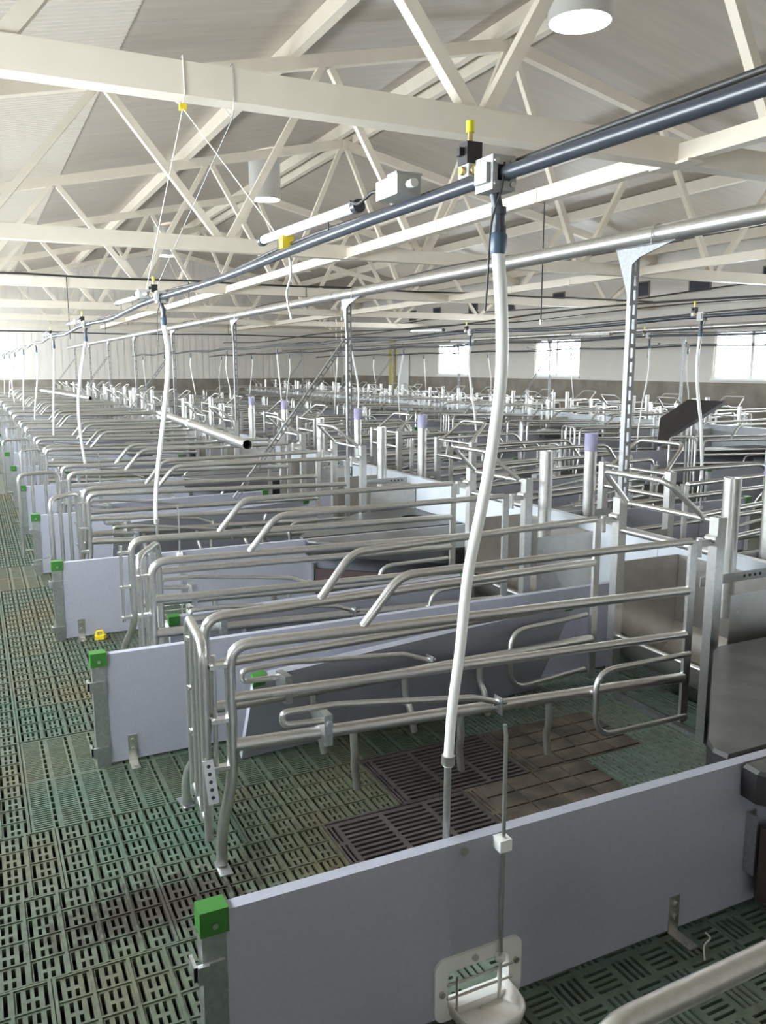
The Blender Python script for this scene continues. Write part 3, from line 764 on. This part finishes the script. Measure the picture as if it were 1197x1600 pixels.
for row in range(4):
    sx = 1 if row % 2 == 0 else -1; X = ROWX[row]+sx*WX
    pts = []; y = .45 if row == 0 else (2.0 if row == 1 else 6)
    while y < Y_FAR-2.5:
        ph = ((y-Y0) % CELL)/CELL; sag = (.012 if y < 5.4 else .03)*sin(pi*ph)**2
        pts.append((X+.02*sin(y*1.7+row), y, WZ-sag)); y += CELL/8
    r = .0165
    o = empty('water_pipe', (0,0,0)); tag(o, PIPELAB[row], 'pipe')
    MB().tube(pts, r, 14 if row == 0 else 8).build('pipe', 'pvc_dark', o)
    cb = MB().tube([(p[0]+.032+.006*sin(i), p[1], p[2]+.032+.008*sin(i*1.3)) for i, p in enumerate(pts)], .0065, 6); cb.build('cable', 'cable', o)
    for k in range([0, 2, 4, 6][row], NPEN-1, 2):
        if row == 0: lb = 'thick white drop hose beside the nearest grey divider' if k == 0 else ('%s white water drop hose from the camera along the left aisle' % ORD[k//2])
        else: lb = '%s white water drop hose from the camera in the %s' % (ORD[(k-[0, 2, 4, 6][row])//2], ROWN[row])
        hose(row, k, lb)

def valve(row, k, label):
    X = ROWX[row]+(WX if row % 2 == 0 else -WX); Y = Y0+PEN*k
    o = empty('water_valve', (X, Y, WZ))
    o.scale = (.72, .72, .72); h = .0235
    c = MB().box(-.042,-h,-.05,.05,-.052,.052).box(h,.042,-.05,.05,-.052,.052).box(-h,h,-.05,.05,h,.052).box(-h,h,-.05,.05,-.052,-h); c.box(-.056,-.042,-.035,.035,-.03,.03).box(.042,.056,-.035,.035,-.03,.03); c.build('saddle_clamp', 'grey_clamp', o)
    b = MB()
    for sx in (-1, 1):
        for sz in (-1, 1): b.tube([(sx*.03,-.05,sz*.034),(sx*.03,-.057,sz*.034)],.009,8)
    b.each('clamp_bolt', 'bolt', o)
    MB().box(-.062,-.018,.06,.125,.005,.045).build('valve_body', 'grey_clamp', o)
    MB().tube([(-.04,.05,.025),(-.04,.063,.025)],.018,8).tube([(-.075,.09,.025),(-.062,.09,.025)],.014,8).build('brass_union', 'brass', o)
    MB().box(-.068,-.012,.06,.118,.046,.112).box(-.085,-.068,.08,.10,.07,.095).build('solenoid_coil', 'blackbox', o)
    MB().tube([(-.04,.09,.112),(-.04,.09,.145)],.009,8).build('brass_stem', 'brass', o)
    MB().tube([(-.04,.09,.145),(-.04,.09,.18)],.0135,10).build('yellow_cap', 'lemon', o)
    MB().tube(smooth_path([(.0,-.052,.03),(-.02,-.07,-.05),(-.05,-.06,-.16),(-.045,-.04,-.30),(-.04,-.02,-.42)]),.0035,6).build('cable', 'cable', o)
    tag(o, label, 'valve', 'water valves'); return o
for k in (0, 2, 4, 6): valve(0, k, '%s grey saddle valve with black solenoid and yellow cap on the overhead water pipe' % ORD[k//2])
for row, k in ((1,2),(1,4),(2,4),(2,6),(3,6)):
    valve(row, k, '%s small saddle valve on the pipe above the %s' % ('nearer' if (row, k) in ((1,2),(2,4),(3,6)) else 'farther', ROWN[row]))

def tube_lamp(x, y0, y1, z, label, grp):
    o = empty('tube_lamp', (x, y0, z))
    MB().tube([(0,.03,0),(0,y1-y0-.03,.02)],.0175,12).build('tube', 'lamp_body', o)
    for a, b in ((0,.03),(y1-y0-.03,y1-y0)): MB().tube([(0,a,.02*a),(0,b,.02*a)],.021,12).build('end_cap', 'pvc_dark', o)
    MB().tube([(0,.25,.0),(0,.25,-.04)],.003,6).tube([(0,y1-y0-.2,.02),(0,y1-y0-.2,-.04)],.003,6).build('hanger', 'cable', o)
    tag(o, label, 'lamp', grp)
for k in (0, 2, 4, 6):
    y = Y0+PEN*k; X = WX-.005
    tube_lamp(X, y+.74, y+1.70, 2.185, '%s unlit tube lamp clipped above the overhead water pipe' % ORD[k//2], 'tube lamps, first pipe')
    o = empty('junction_box', (X-.028, y+.36, 2.149)); tag(o, '%s grey cable junction box on the overhead water pipe' % ORD[k//2], 'junction box', 'junction boxes')
    MB().box(-.035,.035,0,.13,0,.05).build('box', 'grey_clamp', o); MB().box(-.038,.038,-.002,.055,.05,.056).build('cover', 'grey_clamp', o)
    MB().tube([(0,-.03,.025),(0,0,.025)],.012,8).tube([(0,.13,.025),(0,.16,.025)],.012,8).each('gland', 'white_plastic', o)
    MB().tube(smooth_path([(0,.16,.025),(.01,.24,.05),(0,.32,.03),(0,.385,.045)]),.005,6).build('cable', 'cable', o)
for i, (x, y) in enumerate(((5.727,9.9),(8.673,10.0),(8.673,13.8),(13.287,13.8),(13.287,17.6))):
    tube_lamp(x, y, y+.96, 2.185, 'unlit tube lamp on the %s' % ['water pipe above the second row', 'nearer part of the third row pipe', 'farther part of the third row pipe', 'nearer part of the last row pipe', 'farther part of the last row pipe'][i], 'tube lamps on the right')

def drinker(k, label):
    o = empty('piglet_drinker', (0, Y0+PEN*k, 0))
    x0, x1, z0, z1 = .965, 1.235, .0, .185; r = .03; yf = -.0235
    # flange: rounded outline with a rectangular opening
    def rrect(x0,x1,z0,z1,r,n=5):
        pts = []
        for cx_, cz_, a0 in ((x1-r,z1-r,0),(x0+r,z1-r,pi/2),(x0+r,z0+r,pi),(x1-r,z0+r,3*pi/2)):
            for i in range(n+1): pts.append((cx_+r*cos(a0+pi/2*i/n), cz_+r*sin(a0+pi/2*i/n)))
        return pts
    A = rrect(x0,x1,.004,z1,r); B = rrect(1.005,1.195,.035,.145,.012)
    mb = MB(); mb.quadstrip([[(x,-.018,z) for x,z in A],[(x,yf-.003,z) for x,z in A],[(x,yf-.003,z) for x,z in B],[(x,.02,z) for x,z in B]], close=True); mb.build('flange', 'white_plastic', o)
    # bowl: half-oval tray in front of the board and a smaller rim behind
    n = 18; rows = []
    prof = [(1.0,.055),(1.02,.058),(1.0,.050),(.9,.025),(.6,.012),(.02,.010)]
    outl = []
    for i in range(n+1):
        a = pi + pi*i/n; cx_ = cos(a); sy = sin(a)
        outl.append((math.copysign(abs(cx_)**.6, cx_)*.092, math.copysign(abs(sy)**.6, sy)*.115))
    outl2 = [(-.092,.05)]+[( -.092,.0)]+outl[1:-1]+[(.092,.0),(.092,.05)]
    mb = MB()
    rows = [[(1.10+x*s, -.03+y*s, z) for x, y in outl2] for s, z in ((.80,.004),(.98,.020),(1.06,.058),(1.03,.062),(.99,.058),(.92,.028),(.70,.014),(.04,.012))]
    mb.quadstrip(rows, True); mb.build('cup', 'cup', o)
    g = MB()
    for z in (.075,.115): g.tube([(.998,-.034,z),(1.2,-.034,z)],.0035,6)
    g.tube([(1.022,-.042,.04),(1.022,-.042,.14)],.0035,6); g.each('guard_bar', 'bolt', o)
    b = MB()
    for x, z in ((.985,.09),(1.085,.165),(1.215,.115)): b.tube([(x,yf-.002,z),(x,yf-.010,z)],.009,10)
    b.each('flange_bolt', 'bolt', o)
    MB().tube([(1.155,-.042,.03),(1.155,-.042,.78),(1.150,-.042,.81)],.0055,8).build('push_rod', 'galv', o)
    MB().box(1.137,1.173,-.056,-.0178,.465,.497).build('rod_clip', 'white_plastic', o)
    MB().tube([(1.155,-.042,.145),(1.155,-.042,.158)],.014,10).build('rod_stop', 'white_plastic', o)
    tag(o, label, 'drinker', 'piglet drinkers'); return o
for k in (0, 2, 4): drinker(k, '%s white piglet drinker cup with push rod, on the %s grey divider' % (ORD[k//2], ORD[k]))

# hangers of the near pipe: wire round the truss chord, yellow tensioners, cords
T1Y, TSP = 4.8, 5.9
o = empty('pipe_hanger', (1.13, T1Y, 3.1)); tag(o, 'thin white hanger cord with yellow tensioner looped over the front truss beam', 'hanger')
MB().tube([(.0,-.078,.21),(.004,-.080,.02),(0,-.04,-.02),(-.004,.078,.02),(0,.078,.21),(0,-.078,.21)],.004,6).build('loop', 'cord', o)
MB().box(-.018,.018,-.06,-.024,-.05,-.02).build('tensioner', 'yellow', o)
MB().tube([(0,-.04,-.04),(-.01,-1.66,-.95)],.0028,6).tube([(0,-.04,-.04),(-.02,1.2,-.95)],.0028,6).each('cord', 'cord', o)
MB().box(-.039,.005,-1.702,-1.658,-.96,-.914).build('tensioner', 'yellow', o)
MB().tube(smooth_path([(-.017,-1.70,-.96),(-.007,-1.70,-1.05),(-.025,-1.70,-1.13),(-.009,-1.70,-1.22)]),.0045,6).build('tail_cord', 'cord', o)
o = empty('pipe_hanger', (1.40, T1Y, 3.1)); tag(o, 'thin grey hanger wire looped over the front truss beam, right of the cord', 'hanger')
MB().tube([(.0,-.078,.21),(0,-.080,.02),(0,-.04,-.06),(0,.078,.02),(0,.078,.21),(0,-.078,.21)],.003,6).tube([(0,-.04,-.06),(-.2,1.6,-.98)],.002,6).build('wire', 'galv_dull', o)

# ------------------------------------------------------------------ feed line
def feed_line(x, nposts, lab, full):
    o = empty('feed_pipe', (x, 0, 2.365)); tag(o, lab, 'pipe')
    MB().tube([(0,.6,0),(0,Y_FAR-4.5,0)],.044,18).build('pipe', 'galv', o)
    cl = MB()
    for y in [2.0+2.8*i for i in range(11)]: cl.tube([(0,y,0),(0,y+.05,0)],.0475,18)
    cl.build('pipe_joint', 'galv_dull', o)
    for k in range(nposts):
        y = Y0+PEN+CELL*k-.052
        p = empty('feed_pipe_post', (x, y, 0))
        q = ('%s perforated steel post carrying the nearest feed pipe' % ORD[k]) if full else '%s perforated steel post under the far feed pipe near the windows' % ORD[k]
        tag(p, q, 'post', 'feed pipe posts' if full else 'far feed pipe posts')
        mb = MB(); z = 0.0; w = .021
        mb.box(-w,-.009,-.003,.003,0,2.30); mb.box(.009,w,-.003,.003,0,2.30)          # slotted web: two strips and rungs
        while z < 2.3: mb.box(-.009,.009,-.003,.003,z,z+.022); z += .075 if k < 3 and full else .15
        mb.box(-w-.003,-w,-.003,.03,0,2.30); mb.box(w,w+.003,-.003,.03,0,2.30); mb.build('upright', 'galv_dark', p)
        g = MB(); g.add([(-.004,.12,2.318),(-.004,-.30,2.318),(-.004,-.06,2.262),(-.004,-.005,2.23),(-.004,.0,2.02),(.004,.12,2.318),(.004,-.30,2.318),(.004,-.06,2.262),(.004,-.005,2.23),(.004,.0,2.02)],
            [(0,1,2,3,4),(9,8,7,6,5)]+[(i,5+i,5+(i+1)%5,(i+1)%5) for i in range(5)])
        g = MB().merge(g, Matrix.Translation((-.026,0,0))); g.box(-.03,.03,-.30,.12,2.314,2.3205); g.build('gusset', 'galv_dark', p)
        MB().tube([(-.05,-.16,2.315),(-.05,-.16,2.38),(-.036,-.16,2.402),(0,-.16,2.415),(.036,-.16,2.402),(.05,-.16,2.38),(.05,-.16,2.315)],.004,6).build('pipe_clip', 'bolt', p)
        if k % 2:
            b = MB(); A = Vector((-.03,-.008,1.95)); B = Vector((-1.13,-.008,.53)); d = (B-A)
            r = Vector((d.z,0,-d.x)).normalized()
            for s in (-1, 1): b.bar(A+r*s*.016, B+r*s*.016, .010, .004, up=(0,1,0))
            nr = 22
            for i in range(nr+1):
                c0 = A+d*(i/nr); b.bar(c0-r*.016, c0+r*.016, .012, .004, up=(0,1,0))
            b.bar(A+r*.021+Vector((0,.014,0)), B+r*.021+Vector((0,.014,0)), .003, .03, up=(0,1,0)); b.build('brace', 'galv_dark', p)
feed_line(3.20, 8, 'galvanized feed pipe running overhead above the near trough wall', True)
feed_line(11.2, 8, 'galvanized feed pipe above the far trough wall near the windows', False)

# ------------------------------------------------------------------ roof trusses, ties, purlins, ducts
def top_z(x): return 6.17 - 0.22*abs(x-RIDGE)
TN = [RIDGE+2.8*i for i in range(-3, 4)]; BN = [RIDGE+1.4+2.8*i for i in range(-3, 3)]
def truss_parts():
    P = {}; cz = 3.205
    P['bottom_chord'] = (MB().box(W_LEFT,W_RIGHT,-.07,.07,3.12,3.29), 'truss')
    m = MB()
    for s in (-1, 1):
        m.bar((RIDGE,0,top_z(RIDGE)),(RIDGE+s*8.5,0,top_z(RIDGE+8.5)),.13,.16)
    P['top_chord'] = (m, 'truss')
    n = 0
    for i, b in enumerate(BN):
        for t in (TN[i], TN[i+1]):
            e = .10 if t > b else -.10
            P['diagonal_%d' % n] = (MB().bar((b+e*.6,0,3.28),(t-e*.6,0,top_z(t)-.075),.085,.085), 'truss'); n += 1
    g = MB(); g.box(RIDGE-.04,RIDGE+.04,-.085,-.0655,top_z(RIDGE)-.13,top_z(RIDGE)+.06); P['ridge_plate'] = (g, 'truss')
    return P
TRUSS = {n: mb.mesh(base(n), m) for n, (mb, m) in truss_parts().items()}
for i in range(-2, 6):
    y = T1Y+TSP*i
    if y < Y_NEAR: continue
    o = empty('roof_truss', (0, y, 0))
    for n, me in TRUSS.items(): put(base(n), me, o)
    tag(o, ('%s cream steel roof truss in view, counted from the camera' % ORD[i]) if i >= 0 else 'cream steel roof truss behind the camera', 'truss', 'roof trusses')
    if i < 5:
        for x, nm in ((RIDGE-2.52, 'left'), (RIDGE+2.52, 'right')):
            t = empty('tie_beam', (x, y, 3.2))
            MB().box(-.05,.05,.072,TSP-.072,-.065,.055).build('beam', 'truss', t)
            br = MB()
            for a in (.0705, TSP-.19): br.box(-.075,.075,a,a+.12,-.085,-.066)
            br.build('seat_bracket', 'truss', t)
            js = MB()
            for a in (1.6,3.4): js.box(-.055,.055,a,a+.012,-.07,.06).box(-.09,.09,a-.02,a+.03,-.078,-.071)
            js.build('clip', 'truss', t)
            tag(t, ('cream tie beam on the %s of the ridge, between the %s and %s visible trusses' % (nm, ORD[i], ORD[i+1])) if i >= 0 else 'cream tie beam on the %s of the ridge, up front toward the camera' % nm, 'beam', 'tie beams')
PX = [(RIDGE+d, w) for d, w in ((-3.25,'midway up the left slope'),(-.22,'just left of the ridge'),(.22,'just right of the ridge'),(3.25,'midway down the right slope'),(5.6,'low on the right slope'),(8.2,'at the right eave'))]
for x, w in PX:
    zc = top_z(x)+.075+.05
    o = MB().box(x-.06,x+.06,Y_NEAR,Y_FAR,top_z(x)+.062,ceil_z(x)-.004-.0133).build('purlin', 'truss'); tag(o, 'cream roof purlin running lengthwise %s' % w, 'purlin', 'roof purlins')
for i, y in enumerate((-2.8, 7.54, 17.9, 28.1)):  # first tube is unseen, added to brighten the floor near the camera
    o = empty('light_tube', (5.93, y, 0)); r = .33
    tag(o, ('%s round white daylight tube hanging below the roof' % ORD[i-1]) if i else 'unseen round daylight tube added behind the camera for light', 'light tube', 'daylight tubes')
    MB().pipe((0,0,5.2),(0,0,ceil_z(5.93)-.07 if False else 6.10),r,.012,32).build('duct', 'duct', o)
    MB().tube([(0,0,5.215),(0,0,5.225)],r-.013,32).build('lens', 'lightdisc', o)

# cables strung across the barn and along the walls
def cable_run(name, pts, r, m, label, drops=()):
    o = empty(name, pts[0]); p0 = Vector(pts[0])
    MB().tube([Vector(p)-p0 for p in pts], r, 6).build('run', m, o)
    for x, z0, z1 in drops: MB().tube([Vector((x, pts[0][1], z0))-p0, Vector((x, pts[0][1], z1))-p0], .008, 6).build('drop', m, o)
    tag(o, label, 'cable'); return o
yb = T1Y+2*TSP
cable_run('cross_cable', [(W_LEFT,yb-.09,3.315+.0)]+[(x,yb-.09,3.315+.012*sin(x*2)) for x in range(0,15)]+[(15.6,yb-.09,3.315)], .018, 'cable', 'dark cable tray running across the barn along the third truss', [(1.7,2.2,3.3),(3.9,2.9,3.3),(6.3,2.9,3.3)])
yb = T1Y+4*TSP
cable_run('cross_cable', [(W_LEFT,yb,2.76)]+[(x,yb,2.76+.02*sin(x)) for x in range(0,15)]+[(15.6,yb,2.78)], .02, 'cable', 'thin dark pipe running across the barn in front of the far wall', [(4.0,2.76,3.1),(8.0,2.76,3.1)])
for i, (x, z, a) in enumerate(((14.6,3.05,.05),(15.3,3.42,.06),(9.4,2.62,.05),(12.4,2.62,.06))):
    pts = [(x+.03*sin(y*.9), y, z+a*sin(y*.53+i)) for y in [6+1.0*j for j in range(29)]]
    cable_run('lengthwise_cable', pts, .016, 'cable', 'dark cable sagging lengthwise, %s' % ['right of the last row of pens', 'along the window wall below the dark vents', 'above the third row of pens', 'above the last row of pens'][i])
pts = [(5.9+.05*sin(y), y, 2.98+.05*sin(y*.8)) for y in [3+.8*j for j in range(38)]]
cable_run('lengthwise_cable', pts, .009, 'cable', 'thin dark cable running lengthwise just right of the nearest feed pipe')
for i, (x, y, z0, z1) in enumerate(((RIDGE-2.52,6.35,2.1,3.135),)):
    o = empty('hanger_rod', (x, y, z0)); tag(o, 'thin dark hanger rod dropping from the tie beam past the feed pipe', 'rod')
    MB().tube([(0,0,0),(0,0,z1-z0)],.006,6).build('rod', 'cable', o); MB().tube([(0,0,-.02),(0,0,.02)],.012,8).build('eye', 'bolt', o)

# wall vents
for i, (a, b) in enumerate(((14.78,15.4),(16.78,17.4),(12.7,13.3),(22.7,23.3),(24.9,25.4),(20.2,20.7),(27.4,27.9),(29.3,29.8))):
    o = empty('wall_vent', (W_RIGHT, a, 3.5)); L = b-a
    MB().box(-.03,-.001,-.03,L+.03,-.03,0).box(-.03,-.001,-.03,L+.03,.33,.36).box(-.03,-.001,-.03,0,0,.33).box(-.03,-.001,L,L+.03,0,.33).build('frame', 'dado', o)
    MB().box(-.012,-.001,0,L,0,.33).build('opening', 'vent', o)
    fl = MB()
    for z in (.08,.17,.26): fl.bar((-.016,0,z),(-.016,L,z),.02,.006)
    fl.build('flap', 'vent', o)
    tag(o, 'small dark vent high on the window wall, %s from the camera' % ['second','third','nearest','fifth','sixth','fourth','seventh','farthest'][i], 'vent', 'vents on the window wall')

# ------------------------------------------------------------------ loose things
o = empty('loose_pipe', (2.17, 7.2, 1.02)); tag(o, 'loose galvanized pipe lying across the tops of the crates, open end to the camera', 'pipe')
MB().pipe((0,0,0),(.36,5.6,0),.045,.004,18).build('tube', 'galv', o); d = Vector((.36,5.6,0)).normalized()
MB().pipe(d*3.0,d*3.12,.048,.0045,18).build('joint_sleeve', 'white_plastic', o)
o = empty('loose_pipe', (2.35, 19.5, 1.02)); tag(o, 'second loose pipe lying across crates far down the row', 'pipe')
MB().pipe((0,0,0),(-.5,7.0,0),.045,.004,14).build('tube', 'galv', o)
o = empty('plastic_clip', (.62, 5.36, 0)); tag(o, 'small yellow plastic clip lying on the green slats', 'clip')
mb = MB(); mb.prism([(-.035,-.02),(.02,-.028),(.04,.0),(.025,.028),(-.03,.022)], 0.006, .03); mb.build('body', 'yellow', o)
mb = MB(); mb.tube([(-.02,0,.03),(-.02,0,.055),(.02,0,.055),(.02,0,.03)],.008,8,.01); mb.build('loop', 'yellow', o)
o = MB().tube(smooth_path([(1.79,1.545,.006),(1.83,1.585,.010),(1.87,1.60,.012),(1.885,1.63,.006)]),.003,6).build('cable_tie', 'white_plastic'); tag(o, 'thin white cable tie lying beside the floor bracket', 'cable tie')
